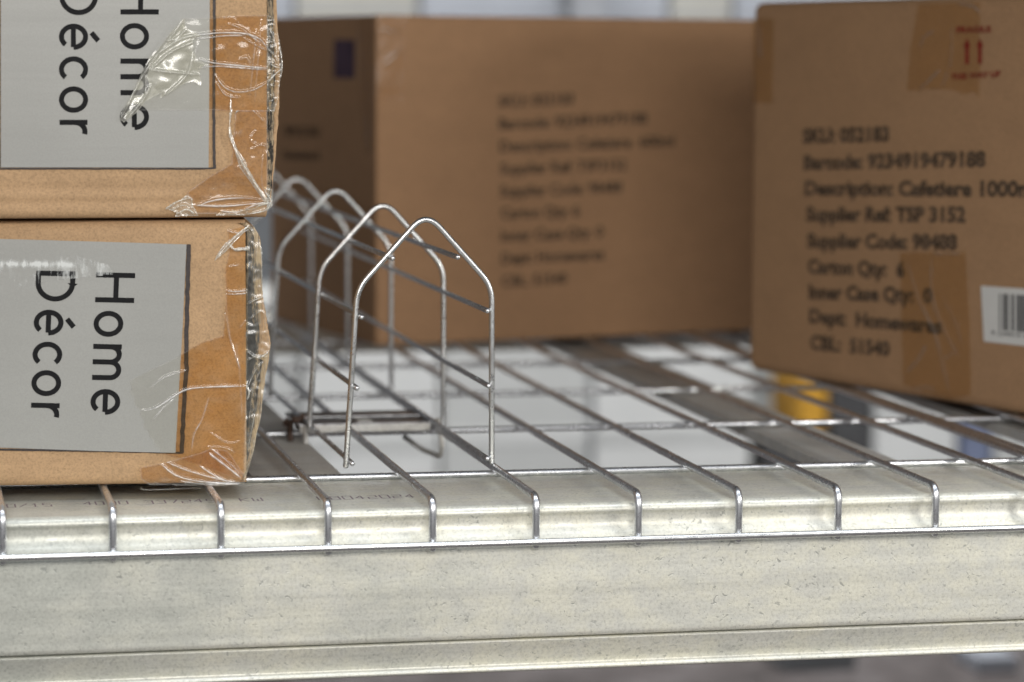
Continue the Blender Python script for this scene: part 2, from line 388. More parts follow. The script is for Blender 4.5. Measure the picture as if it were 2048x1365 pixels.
# ------------------------------------------------------------------ wire decks
R_W = 1.95
ROWS = [101.7+171.8*k for k in range(6)]
def deck(name, label, xs, xa, xb, chans):
    t = thing(name, label, 'wire deck', 'wire mesh decks lying side by side on the beams')
    for i, x in enumerate(xs):
        x = x+random.uniform(-.3, .3)
        path = fillet([(x, 0.0, -23.6), (x, 0.0, 0.0), (x, 1072, 0.0), (x, 1072, -24)], 6.5, 7)
        tube('depth_wire', path, R_W, M_WIRE, t, 14, True)
    for y in ROWS:
        tube('cross_wire', [(xa, y, -3.5), (xb, y, -3.5)], 1.75, M_WIRE, t, 12, True)
    tube('lip_wire', [(xa, -3.5, -21.3), (xb, -3.5, -21.3)], 1.7, M_WIRE2, t, 12, True)
    tube('lip_wire', [(xa, 1075.5, -21.3), (xb, 1075.5, -21.3)], 1.7, M_WIRE2, t, 12, True)
    for a, b in chans:
        bm = bmesh.new()
        pr = [(a, -12), (a, -6.2), (b, -6.2), (b, -12), (b-1.2, -12), (b-1.2, -7.4), (a+1.2, -7.4), (a+1.2, -12)]
        rr = [[bm.verts.new((x*MMS, y*MMS, z*MMS)) for x, z in pr] for y in (112, 962)]
        for j in range(8): bm.faces.new((rr[0][j], rr[0][(j+1) % 8], rr[1][(j+1) % 8], rr[1][j]))
        bm.faces.new(rr[0]); bm.faces.new(rr[1][::-1])
        finish(bm, 'support_channel', M_CHAN, t)
    return t
deck('wire_deck', 'galvanised wire mesh deck carrying the boxes and the wire divider, hooked over the front beam',
     [-200+50*i for i in range(15)]+[535], -203, 537, [(130, 176), (436, 477)])
deck('wire_deck', 'next wire mesh deck along, beginning under the tilted carton at far right',
     [542+50*i for i in range(9)], 539, 944, [(588, 632), (850, 895)])

# ------------------------------------------------------------------ wire divider
dv = thing('wire_divider', 'house shaped wire rack divider standing on the mesh deck right of the stacked boxes', 'divider')
def frame_path(y):
    a, b, c, d, e_ = (173.6, y, 2.4), (179.3, y, 91.8), (214.2, y, 130.2), (248.1, y, 92.6), (248.5, y, 2.6)
    p = fillet([a, b, c], 8, 7)[:-1]; q = fillet([b, c, d], 10.5, 12)[1:-1]; r_ = fillet([c, d, e_], 8, 7)[1:]
    return p+q+r_
for y in (100, 233, 407, 582, 757):
    tube('wire_frame', frame_path(y), 1.45, M_WIRE2, dv, 14, True)
for x, z in ((196.6, 107.3), (229.8, 107.5), (245.2, 80.3), (181.0, 77.9), (178.6, 42.2), (246.0, 42.2), (176.4, 4.1), (245.6, 5.0)):
    tube('wire_rod', [(x, 96.5, z), (x, 785, z)], 1.35, M_WIRE, dv, 12, True)
# fixing clip
clip = prism('fixing_clip', boxq(171, 247, 262, 318), 1.9, 3.2, M_DARKCLIP, dv, .7, 2)
prism('clip_lip', boxq(172, 246, 259.5, 261.6), -1.5, 2.6, M_CHAN, clip, .5, 2)
prism('clip_rib', boxq(173, 245, 284, 290), 3.25, 4.8, M_DARKCLIP, clip, .8, 2)
prism('clip_label', boxq(206, 214, 266, 283), 3.3, 3.7, M_PAPER, clip)
tube('clip_hook', fillet([(250.5, 262, 5), (252, 255, -9), (252, 262, -17), (246, 290, -16), (238, 300, -10)], 4, 4), 1.5, M_CHAN, clip, 10)
tube('clip_hook', fillet([(168, 270, 4), (167, 262, -8), (171, 256, -16), (176, 262, -12)], 4, 4), 1.7, M_RUST, clip, 10)
tube('clip_hook', fillet([(174, 252, 3), (175, 252, -20)], 4, 4), 1.5, M_CHAN, clip, 10)
bm = bmesh.new()
for k in range(9):
    s = random.uniform(1.3, 2.4)
    mtx = Matrix.Translation(Vector((170+random.uniform(-5, 7), 268+random.uniform(-6, 14), 3+random.uniform(-5, 5)))*MMS)
    bmesh.ops.create_icosphere(bm, subdivisions=2, radius=s*MMS, matrix=mtx)
for v in bm.verts: v.co += Vector([noise.noise(v.co*400+Vector((k*7, 0, 0)))*.0016 for k in range(3)])
finish(bm, 'rusty_joint', M_RUST, clip)

# ------------------------------------------------------------------ tape sheets on a face
def seg_dist(X, Z, pts):
    best = np.full(X.shape, 1e9); par = np.zeros(X.shape); tot = 0
    ls = [math.hypot(b[0]-a[0], b[1]-a[1]) for a, b in zip(pts[:-1], pts[1:])]; T = sum(ls)
    for (a, b), L in zip(zip(pts[:-1], pts[1:]), ls):
        if L < 1e-6: continue
        t = np.clip(((X-a[0])*(b[0]-a[0])+(Z-a[1])*(b[1]-a[1]))/L/L, 0, 1)
        d = np.hypot(X-(a[0]+t*(b[0]-a[0])), Z-(a[1]+t*(b[1]-a[1])))
        m = d < best; best[m] = d[m]; par[m] = ((tot+t*L)/T)[m]; tot += L
    return best, par
def inside(X, Z, poly):
    c = np.zeros(X.shape, bool); j = len(poly)-1
    for i in range(len(poly)):
        xi, zi = poly[i]; xj, zj = poly[j]
        cond = ((zi > Z) != (zj > Z)) & (X < (xj-xi)*(Z-zi)/((zj-zi) or 1e-9)+xi)
        c ^= cond; j = i
    return c
def smooth(pts, n=5):
    out = []
    for i in range(len(pts)-1):
        p0 = pts[max(i-1, 0)]; p1 = pts[i]; p2 = pts[i+1]; p3 = pts[min(i+2, len(pts)-1)]
        for k in range(n):
            t = k/n
            out.append(tuple(.5*((2*p1[c])+(-p0[c]+p2[c])*t+(2*p0[c]-5*p1[c]+4*p2[c]-p3[c])*t*t+(-p0[c]+3*p1[c]-3*p2[c]+p3[c])*t**3) for c in (0, 1)))
    out.append(pts[-1]); return out
def sheet(name, parent, pl, poly_px, mat, creases=(), base=.35, rumple=.25, rs=.09, haze_glint=.04, cell=.4, edge_haze=.25, seed=0, off=None, dry=None, cw=.48, ch=.62):
    poly = [pl.px(*p) for p in poly_px]
    s0 = min(p[0] for p in poly); s1 = max(p[0] for p in poly); z0 = min(p[1] for p in poly); z1 = max(p[1] for p in poly)
    gs = np.arange(s0, s1+cell, cell); gz = np.arange(z0, z1+cell, cell)
    X, Z = np.meshgrid(gs, gz, indexing='ij')
    H = np.full(X.shape, float(base)); A = np.full(X.shape, float(haze_glint))
    # wobble the edge a little, then let the outermost ring snap
    ins = inside(X, Z, poly)
    N = np.array([[noise.noise((x*rs, z*rs, seed*3.1))+.4*noise.noise((x*rs*3.3, z*rs*3.3, seed+9)) for z in gz] for x in gs])
    H += rumple*np.maximum(N+.25, 0)
    de, _ = seg_dist(X, Z, poly+[poly[0]])
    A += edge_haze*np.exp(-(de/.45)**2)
    for cr in creases:
        pts, h, w, hz = cr[:4]; h *= ch; w *= cw
        P = smooth([pl.px(*p) for p in pts]); d, t = seg_dist(X, Z, P)
        taper = np.clip(np.minimum(t, 1-t)*6+.25, 0, 1)
        ww = w*(.6+.4*taper)
        H += h*taper*np.exp(-(d/ww)**2)
        A += 1.5*hz*taper*np.exp(-(d/(ww*.8))**2)*(.7+.5*N)  # white along the creases: tape haze plus painted-in glints of the folds
    WT = np.ones(X.shape) if dry is None else 1.-inside(X, Z, [pl.px(*q) for q in dry]).astype(float)
    idx = -np.ones(X.shape, int); vs = []; hv = []; wv = []; fs = []
    q = inside(X[:-1, :-1]+cell/2, Z[:-1, :-1]+cell/2, poly)
    for i, j in zip(*np.nonzero(q)):
        quad = []
        for a, b in ((i, j), (i+1, j), (i+1, j+1), (i, j+1)):
            if idx[a, b] < 0:
                idx[a, b] = len(vs); vs.append(pl.at(X[a, b], Z[a, b], H[a, b])); hv.append(float(np.clip(A[a, b], 0, 1))); wv.append(float(WT[a, b]))
            quad.append(idx[a, b])
        fs.append(tuple(quad))
    o = pydata(name, vs, fs, mat, parent, True)
    at = o.data.attributes.new('haze_glint', 'FLOAT', 'POINT'); at.data.foreach_set('value', hv)
    at = o.data.attributes.new('wet', 'FLOAT', 'POINT'); at.data.foreach_set('value', wv)
    return o
def flat_poly(name, parent, pl, poly_px, mat, h):
    vs = [pl.at(*pl.px(*p), h) for p in poly_px]
    return pydata(name, vs, [tuple(range(len(vs)))], mat, parent)
def strip(name, parent, pl, pts_px, w_mm, mat, h, jit=.12):
    vs, fs = [], []
    P = [pl.px(*p) for p in pts_px]; Q = []
    for a, b in zip(P[:-1], P[1:]):
        L = math.hypot(b[0]-a[0], b[1]-a[1]); k = max(int(L/2.5), 1)
        Q += [(a[0]+(b[0]-a[0])*i/k, a[1]+(b[1]-a[1])*i/k) for i in range(k)]
    Q.append(P[-1])
    if jit: Q = [(a+jit*noise.noise((a*.3, b*.3, 2)), b+jit*noise.noise((a*.3, b*.3, 7))) for a, b in Q]
    ribbon(Q, w_mm, lambda a, b: pl.at(a, b, h), vs, fs)
    return pydata(name, vs, fs, mat, parent)

# lettering drawn as strokes: t runs along the line, h is height above the baseline (cap 78)
def arc(cx, cy, rx, ry, a0, a1, n=22): return [(cx+rx*cos(radians(a0+(a1-a0)*k/n)), cy+ry*sin(radians(a0+(a1-a0)*k/n))) for k in range(n+1)]
SW = 10.2
GL = {
 'H': ([[(4.7, 0), (4.7, 78)], [(54.3, 0), (54.3, 78)], [(4.7, 41), (54.3, 41)]]),
 'o': ([arc(25, 28.5, 20.8, 24.6, 0, 360, 36)]),
 'm': ([[(4.7, 0), (4.7, 57)], [(4.7, 32)]+arc(20, 35, 15.3, 17.6, 168, 0, 14)+[(35.3, 0)], [(35.3, 33)]+arc(51, 35, 15.6, 17.6, 168, 0, 14)+[(66.6, 0)]]),
 'e': ([[(6, 28.2), (45.2, 28.2)], arc(25, 28.5, 20.6, 24.6, 0, 318, 32)]),
 'D': ([[(4.7, 0), (4.7, 78)], [(4.7, 73.3), (24, 73.3)]+arc(24, 39, 31.5, 34.3, 90, -90, 22)+[(4.7, 4.7)]]),
 'c': ([arc(25, 28.5, 20.6, 24.6, 42, 318, 28)]),
 'r': ([[(4.7, 0), (4.7, 57)], [(4.7, 30)]+arc(23, 31, 18.3, 20.8, 170, 75, 12)]),
}
GL['é'] = GL['e']+[[(17, 65), (33, 79)]]
WORDS = (('Home', (0, 77, 143, 233)), ('Décor', (0, 78, 142, 199, 264)))
def lettering(parent, pl, word, origins, org_px, adv, upv, h):
    """adv / upv: photo vectors of the line direction and of the letters' up"""
    vs, fs = [], []
    def P(a, b): return pl.at(*pl.px(org_px[0]+adv[0]*a+upv[0]*b, org_px[1]+adv[1]*a+upv[1]*b), h)
    for ch, t0 in zip(word, origins):
        for k, st in enumerate(GL[ch]):
            hh = h+.004*k
            ribbon([(t0+a, b) for a, b in st], SW, lambda a, b, hh=hh: pl.at(*pl.px(org_px[0]+adv[0]*a+upv[0]*b, org_px[1]+adv[1]*a+upv[1]*b), hh), vs, fs)
    return pydata('printed_lettering', vs, fs, M_INK, parent)

# ------------------------------------------------------------------ the two boxes at left
def carton_shell(name, parent, pl, s0, s_end, prof, depth, thick=3.0):
    """prof: list of (height z, offset h towards the viewer) of the front face from bottom to top; swept along the face"""
    loop = [(z, h) for z, h in prof]
    zb, zt = prof[0][0], prof[-1][0]
    nb = 14
    back = [(zt, -10-i*(depth-10)/nb) for i in range(nb+1)]+[(zb, -depth+i*(depth-10)/nb) for i in range(nb+1)]
    loop = loop+back
    svals = list(np.arange(s0, s_end-6, 6.0))+[s_end-6, s_end-3, s_end-1.2, s_end]
    vs, fs = [], []; k = len(loop)
    cz = (zb+zt)/2; ch = -depth/2
    for i, s in enumerate(svals):
        for j, (z, h) in enumerate(loop):
            wob = .5*noise.noise((s*.02, z*.05, 4.4+cz)) if h > -9 else 0
            ds = .5*noise.noise((z*.25, h*.1, 8+cz)) if i == len(svals)-1 else 0
            endcurl = -.35*exp(-((s-s_end)/2.5)**2)
            vs.append(pl.at(s+ds, z, h+wob+(endcurl if h > -9 else 0)))
    for j, (z, h) in enumerate(loop):      # inner rim
        fz = (thick if z < cz else -thick); fh = -thick if h > ch else thick
        zz = min(max(z, zb+thick), zt-thick); hh = max(min(h, -thick+min(h, 0)*1.0), -depth+thick)
        vs.append(pl.at(s_end, zz, hh))
    for j, (z, h) in enumerate(loop):
        zz = min(max(z, zb+thick), zt-thick); hh = max(min(h, -thick+min(h, 0)*1.0), -depth+thick)
        vs.append(pl.at(s_end-60, zz, hh))
    n = len(svals)+2
    for i in range(n-1):
        for j in range(k):
            j2 = (j+1) % k
            fs.append((i*k+j, (i+1)*k+j, (i+1)*k+j2, i*k+j2))
    fs.append(tuple(reversed(range(k))))
    fs.append(tuple((n-1)*k+j for j in range(k)))
    return pydata(name, vs, fs, M_KRAFT, parent, True)

def curve_at(pts, v):                          # pts: (v,u) sorted by v
    for (v0, u0), (v1, u1) in zip(pts[:-1], pts[1:]):
        if v <= v1: t = (v-v0)/(v1-v0); t = t*t*(3-2*t)*.5+t*.5; return u0+(u1-u0)*t
    return pts[-1][1]
def end_flap(parent, pl, outer, width, mats, h0, name='end_flap', wob=.35):
    """folded end flap: 'outer' is (v,u) of its outer rim, 'width' the visible board edge in mm; shell goes back 200 mm"""
    v0, v1 = outer[0][0], outer[-1][0]; N_ = 110; vs, fs, ve, fe = [], [], [], []
    for i in range(N_+1):
        v = v0+(v1-v0)*i/N_; u = curve_at(outer, v); s, z = pl.px(u, v)
        w = width(v); s += wob*noise.noise((z*.2, 1.3, h0)); si = s-w+wob*1.6*noise.noise((z*.35, 5.3, h0))
        hh = h0+.5*noise.noise((z*.15, 2.2, 7))
        ve += [pl.at(si, z, hh-1.0), pl.at((s*2+si)/3, z, hh+.3), pl.at(s, z, hh-.3)]
        vs += [pl.at(s, z, hh-.3), pl.at(s-.8, z, hh-40), pl.at(s-3, z, hh-120), pl.at(s-9, z, hh-230), pl.at(s-12, z, hh-230), pl.at(s-6, z, hh-120), pl.at(si-.5, z, hh-1.0)]
    for i in range(N_):
        for j in range(2): a = i*3+j; fe.append((a, a+1, a+4, a+3))
        for j in range(6): a = i*7+j; fs.append((a, a+1, a+8, a+7))
    o = pydata(name, vs, fs, mats[0], parent, True); pydata('torn_board_edge', ve, fe, mats[1], o, True)
    return o

# ---- lower box
PA = Plane(0.7, 58.6, 113.7, -9.4)
zA0 = 2.4
boxA = thing('cardboard_box', 'lower of the two stacked kraft boxes, standing on the deck with its bulging taped end', 'box', 'stacked boxes with grey lettered labels')
sA, _ = PA.px(492, 700)
_, zAt = PA.px(300, 441)
profA = [(zA0, -9), (zA0+.1, -3.5), (zA0+.9, -1.3), (zA0+2.6, -.3), (zA0+5.5, 0), (30, .5), (60, .8), (95, .7), (zAt-20, .4), (zAt-13, .0), (zAt-10.5, -.5), (zAt-8, -.3),
         (zAt-4.8, -.6), (zAt-2.2, -1.9), (zAt-.7, -4.2), (zAt, -9)]
carton_shell('box_body', boxA, PA, -190, sA, profA, 270)
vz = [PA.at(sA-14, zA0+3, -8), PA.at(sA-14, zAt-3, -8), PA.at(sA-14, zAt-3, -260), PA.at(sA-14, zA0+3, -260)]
pydata('interior_shade_panel', vz, [(0, 1, 2, 3)], M_DARK, boxA)  # dark panel painting the shade inside the opened end
hA = 1.15
LAp = [(-60, 473), (0, 478), (180, 483), (300, 486.5), (373, 489), (366, 640), (358, 780), (351, 905.5), (200, 902), (0, 895), (-60, 893)]
labA = flat_poly('grey_label', boxA, PA, LAp, M_LABEL, hA)
strip('marker_line', boxA, PA, [(-60, 898.5), (0, 899), (200, 901.5), (351, 905), (366, 905)], .95, M_MARK, hA-.05, .25)
strip('marker_line', boxA, PA, [(377.5, 490), (375.5, 560), (373.5, 640), (371.5, 760), (366.5, 840), (363.5, 904)], 2.0, M_MARK, hA+.05, .5)
adv = (-.0392*1.0, 1.0); upv = (1.0, .022)
lettering(labA, PA, 'Home', WORDS[0][1], (192.5, 545), adv, upv, hA+.12)
lettering(labA, PA, 'Décor', WORDS[1][1], (73.0, 541.5), adv, upv, hA+.12)
sheet('white_scuff', labA, PA, [(-60, 503), (60, 508), (150, 511), (215, 530), (232, 548), (190, 552), (120, 560), (40, 572), (-60, 578)], M_SCUFF,
      [([(-60, 530), (60, 528), (150, 530)], .0, 4.5, .45)], .16+hA, .0, .1, .28, .6, .0)
tA1 = [(258, 761), (350, 716), (400, 686), (446, 671), (452, 600), (450, 540), (458, 500), (455, 460), (497, 449), (495, 700), (487, 962), (400, 930), (322, 906),
       (316, 893), (310, 896), (306, 880), (298, 872), (295, 860), (286, 856), (288, 840), (279, 832), (281, 820), (270, 812), (268, 795), (260, 786), (263, 775)]
sheet('packing_tape', boxA, PA, tA1, M_TAPE, [
    ([(284, 821), (310, 816), (345, 794), (375, 778), (430, 773), (490, 772)], 1.5, 1.0, .9),
    ([(305, 840), (330, 812), (350, 796)], .8, .7, .5),
    ([(300, 776), (330, 754), (372, 741)], .8, 1.1, .22),
    ([(451, 628), (458, 670), (470, 710), (482, 742)], 1.0, 1.0, .3),
    ([(449, 565), (453, 620), (462, 690)], .6, .6, .2),
    ([(452, 581), (470, 583), (494, 581)], 1.3, .8, .95), ([(452, 588), (475, 588), (494, 586)], .9, .6, .8),
    ([(417, 796), (404, 838), (388, 868), (383, 905)], .8, .9, .35),
    ([(456, 462), (476, 466), (496, 460)], 1.0, .8, .7), ([(455, 533), (478, 530)], .7, .7, .35),
    ([(415, 893), (450, 895), (470, 905)], .7, .8, .25), ([(420, 864), (455, 885), (480, 882)], .7, .7, .25),
    ([(472, 690), (480, 760), (484, 840)], .5, 1.2, .12), ([(480, 655), (492, 640)], .5, .6, .3)],
    hA+.35, .45, .07, .02, .3, .16, 1, dry=LAp)
leaf = [(498, 449), (470, 470), (448, 488), (432, 512), (429, 521), (440, 512), (457, 497), (470, 482), (486, 466)]
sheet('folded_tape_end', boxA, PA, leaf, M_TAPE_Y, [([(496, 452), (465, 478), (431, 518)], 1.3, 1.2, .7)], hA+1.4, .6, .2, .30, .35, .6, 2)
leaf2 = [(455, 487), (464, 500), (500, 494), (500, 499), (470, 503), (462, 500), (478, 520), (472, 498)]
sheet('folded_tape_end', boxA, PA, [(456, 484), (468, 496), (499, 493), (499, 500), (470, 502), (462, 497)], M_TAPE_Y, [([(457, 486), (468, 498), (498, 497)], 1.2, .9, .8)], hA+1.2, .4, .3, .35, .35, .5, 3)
tA2 = [(280, 934), (332, 924), (400, 905), (422, 896), (455, 900), (492, 955), (486, 967), (440, 971), (300, 969), (282, 958)]
sheet('packing_tape', boxA, PA, tA2, M_TAPE, [
    ([(320, 925), (352, 950), (400, 962), (478, 967)], 1.4, 1.0, .85), ([(330, 922), (380, 942), (440, 958), (470, 963)], 1.1, .8, .6),
    ([(400, 931), (425, 948), (452, 961)], 1.2, .8, .7), ([(418, 906), (445, 926), (482, 955)], 1.4, 1.0, .9), ([(424, 898), (455, 922), (484, 950)], 1.0, .7, .6),
    ([(360, 962), (420, 968), (480, 966)], 1.0, .9, .8)],
    hA+.75, .5, .09, .06, .4, .25, 4)
loopT = [Vector(PA.at(*PA.px(u, v), 2.0))/MMS for u, v in ((284, 973), (281, 976), (287, 979), (330, 978), (400, 975))]
tube('tape_thread', fillet(loopT, 2), .45, M_TAPE_Y, boxA, 8)
outA = [(446, 492), (455, 508), (475, 520), (520, 524), (585, 525), (640, 533), (690, 541), (715, 538), (760, 530), (820, 524), (880, 512), (930, 501), (962, 490)]
flA = end_flap(boxA, PA, outA, lambda v: 3.3 if v < 560 else (4.2 if v < 720 else 2.6), (M_KRAFT, M_EDGE), -.6)
outA2 = [(v, 491+(u-491)*.62) for v, u in outA]
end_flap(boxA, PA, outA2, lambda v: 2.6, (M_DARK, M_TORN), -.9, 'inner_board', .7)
sheet('crushed_corner', flA, PA, [(524, 585), (541, 686), (538, 705), (517, 712), (519, 660), (522, 620)], M_KRAFT, [([(524, 590), (527, 650), (521, 708)], .8, 1.2, 0)], .2, .6, .1, 0, .5, 0, 5)
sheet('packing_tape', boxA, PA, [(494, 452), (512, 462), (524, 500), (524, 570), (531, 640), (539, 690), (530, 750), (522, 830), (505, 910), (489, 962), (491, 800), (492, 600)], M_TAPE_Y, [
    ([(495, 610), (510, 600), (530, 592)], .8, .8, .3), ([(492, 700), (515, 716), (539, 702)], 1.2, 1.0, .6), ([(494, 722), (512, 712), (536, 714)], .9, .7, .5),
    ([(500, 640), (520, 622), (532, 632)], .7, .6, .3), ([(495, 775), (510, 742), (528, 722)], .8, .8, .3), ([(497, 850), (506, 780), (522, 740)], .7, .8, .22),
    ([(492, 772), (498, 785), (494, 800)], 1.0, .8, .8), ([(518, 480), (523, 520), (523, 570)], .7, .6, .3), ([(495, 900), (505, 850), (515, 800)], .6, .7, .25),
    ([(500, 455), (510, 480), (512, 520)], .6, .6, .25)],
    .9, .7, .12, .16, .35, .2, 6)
# a few black edge fibres of the opened end are the dark gap itself

# ---- upper box
PB = Plane(0, 50, 1, 0)
boxB = thing('cardboard_box', 'upper of the two stacked kraft boxes, with crumpled clear tape over its grey label', 'box', 'stacked boxes with grey lettered labels')
sB, _ = PB.px(533.5, 200)
zB0 = zAt+1.0
profB = [(zB0, -9), (zB0+.2, -3.0), (zB0+1.0, -1.0), (zB0+2.6, .2), (zB0+4.4, .6), (zB0+6.4, .3), (zB0+8.0, -.1), (zB0+9.2, .5), (zB0+11, 1.0), (zB0+12.8, .6), (zB0+14, .0), (zB0+15.5, .5),
         (zB0+20, .8), (170, .9), (200, .8), (230, .6), (270, .4), (272, -9)]
carton_shell('box_body', boxB, PB, -190, sB, profB, 270)
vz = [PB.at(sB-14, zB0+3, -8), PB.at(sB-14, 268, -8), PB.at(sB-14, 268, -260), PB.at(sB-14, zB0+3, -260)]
pydata('interior_shade_panel', vz, [(0, 1, 2, 3)], M_DARK, boxB)  # dark panel again, shade of the open end put into colour
hB = 1.45
LBp = [(1.5, -60), (419, -60), (418.5, 120), (416.5, 335.5), (200, 335), (1.5, 335)]
labB = flat_poly('grey_label', boxB, PB, LBp, M_LABEL, hB)
strip('marker_line', boxB, PB, [(-60, 337), (1, 337.5), (210, 337.5), (400, 337.8), (430, 336)], .75, M_MARK, hB-.05, .2)
strip('marker_line', boxB, PB, [(427.5, -60), (428, 60), (427, 200), (428, 337)], 1.35, M_MARK, hB+.05, .4)
strip('marker_line', boxB, PB, [(-1, -60), (-.5, 337)], .5, M_MARK, hB+.05, .2)
lettering(labB, PB, 'Home', (0, 77, 146, 235), (240.5, -31), (0, 1.02), (.98, 0), hB+.12)
lettering(labB, PB, 'Décor', (0, 78, 142, 201, 266), (118.8, -31), (0, 1.02), (.98, 0), hB+.12)
sheet('packing_tape', boxB, PB, [(365, 37), (427, 36), (470, 32), (534, 31), (534, 223), (470, 223), (430, 221), (255, 221), (262, 212), (300, 190), (340, 120)], M_TAPE, [
    ([(368, 58), (390, 70), (440, 66), (490, 68), (520, 80), (534, 98)], 1.5, 1.1, .85), ([(372, 70), (400, 77), (450, 72), (490, 72)], 1.0, .8, .6),
    ([(395, 118), (425, 126), (470, 131), (533, 137)], 1.5, 1.0, .95), ([(390, 138), (430, 133), (500, 138), (533, 140)], 1.0, .8, .6),
    ([(430, 150), (445, 172), (470, 184), (505, 180), (533, 165)], 1.3, 1.0, .6), ([(432, 165), (450, 190), (480, 196)], .9, .9, .35),
    ([(455, 48), (490, 62), (520, 92)], .8, .9, .28), ([(485, 75), (505, 88), (533, 102)], .9, .7, .35), ([(495, 70), (530, 92)], .6, .7, .3),
    ([(478, 120), (492, 116), (500, 130)], .8, 1.4, .2), ([(512, 60), (505, 130), (498, 200)], .7, .9, .18), ([(522, 40), (515, 120), (508, 215)], .6, .7, .18),
    ([(398, 80), (386, 120), (375, 160)], .7, 1.4, .22)],
    hB+.35, .5, .06, .02, .3, .16, 11, dry=LBp)
crum = [(367, 36), (372, 58), (400, 72), (385, 80), (384, 100), (395, 122), (410, 128), (398, 140), (402, 172), (384, 163), (362, 170), (345, 182), (318, 198), (322, 186), (290, 203), (272, 226), (262, 232), (247, 245), (239, 240), (241, 226), (262, 190), (283, 145), (300, 112), (318, 96), (340, 66)]
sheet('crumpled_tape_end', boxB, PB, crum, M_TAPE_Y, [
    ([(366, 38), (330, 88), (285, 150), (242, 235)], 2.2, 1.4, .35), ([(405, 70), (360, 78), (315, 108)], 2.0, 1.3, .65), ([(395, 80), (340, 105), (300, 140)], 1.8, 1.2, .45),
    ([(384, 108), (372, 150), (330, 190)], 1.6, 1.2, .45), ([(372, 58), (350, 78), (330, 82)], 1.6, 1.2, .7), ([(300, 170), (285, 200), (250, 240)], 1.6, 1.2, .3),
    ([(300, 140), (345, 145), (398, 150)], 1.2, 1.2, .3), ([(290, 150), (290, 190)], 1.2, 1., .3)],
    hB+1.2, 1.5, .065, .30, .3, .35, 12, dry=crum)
sheet('packing_tape', boxB, PB, [(372, 386), (420, 352), (462, 328), (470, 221), (534, 221), (534, 405), (470, 426), (388, 428), (385, 400)], M_TAPE, [
    ([(470, 224), (490, 214), (508, 224), (528, 245)], 1.2, .9, .5), ([(462, 230), (480, 218), (495, 210)], 1.0, .8, .6), ([(510, 262), (500, 280), (515, 292)], .8, 1.0, .18),
    ([(500, 300), (520, 290), (534, 295)], .7, .9, .2), ([(392, 412), (430, 400), (480, 396), (520, 400)], 1.3, .9, .55), ([(385, 410), (450, 412), (528, 405)], 1.2, .9, .85),
    ([(488, 418), (510, 410), (532, 404)], 1.4, .9, .95), ([(440, 422), (480, 424), (520, 416)], 1.0, .8, .7), ([(525, 310), (522, 360), (530, 398)], .6, .8, .2)],
    hB+.45, .5, .08, .05, .4, .25, 13)
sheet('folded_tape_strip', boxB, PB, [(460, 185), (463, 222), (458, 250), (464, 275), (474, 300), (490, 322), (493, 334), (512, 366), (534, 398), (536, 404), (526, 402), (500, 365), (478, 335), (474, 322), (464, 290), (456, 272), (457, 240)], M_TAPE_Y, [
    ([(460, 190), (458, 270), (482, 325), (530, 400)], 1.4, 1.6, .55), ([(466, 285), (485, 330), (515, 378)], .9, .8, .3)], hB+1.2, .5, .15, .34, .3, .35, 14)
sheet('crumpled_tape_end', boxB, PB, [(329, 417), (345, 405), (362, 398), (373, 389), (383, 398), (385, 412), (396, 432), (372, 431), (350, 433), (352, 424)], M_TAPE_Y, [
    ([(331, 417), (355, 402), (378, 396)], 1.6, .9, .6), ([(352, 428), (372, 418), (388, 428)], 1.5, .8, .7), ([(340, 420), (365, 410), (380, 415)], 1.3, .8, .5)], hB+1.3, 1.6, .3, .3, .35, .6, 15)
# opened corrugated rim and flap
outB = [(-60, 549), (0, 553), (60, 556), (120, 559), (160, 560), (220, 558), (300, 553), (360, 547), (405, 541)]
flB = end_flap(boxB, PB, outB, lambda v: 2.4 if v < 340 else 1.6, (M_KRAFT, M_KRAFT), -.5)
outB2 = [(-60, 546), (0, 547), (60, 547.5), (120, 548), (220, 548.5), (300, 548), (360, 545), (405, 539)]
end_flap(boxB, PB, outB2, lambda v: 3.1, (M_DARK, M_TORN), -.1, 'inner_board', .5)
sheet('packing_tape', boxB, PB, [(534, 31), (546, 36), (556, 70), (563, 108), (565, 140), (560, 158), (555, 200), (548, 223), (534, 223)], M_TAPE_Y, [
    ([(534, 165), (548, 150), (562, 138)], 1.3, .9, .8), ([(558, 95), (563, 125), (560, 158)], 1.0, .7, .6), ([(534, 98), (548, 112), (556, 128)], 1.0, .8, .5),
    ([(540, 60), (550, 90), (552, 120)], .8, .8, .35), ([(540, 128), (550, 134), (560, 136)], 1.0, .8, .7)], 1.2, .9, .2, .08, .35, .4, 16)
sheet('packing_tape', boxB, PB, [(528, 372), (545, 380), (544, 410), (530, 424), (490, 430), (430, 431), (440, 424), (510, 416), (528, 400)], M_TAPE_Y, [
    ([(490, 420), (515, 412), (538, 405)], 1.2, .9, .9), ([(500, 428), (530, 420), (543, 400)], 1.2, .8, .7), ([(530, 385), (538, 396), (543, 404)], 1.0, .7, .7)], 1.4, .9, .3, .2, .35, .4, 17)

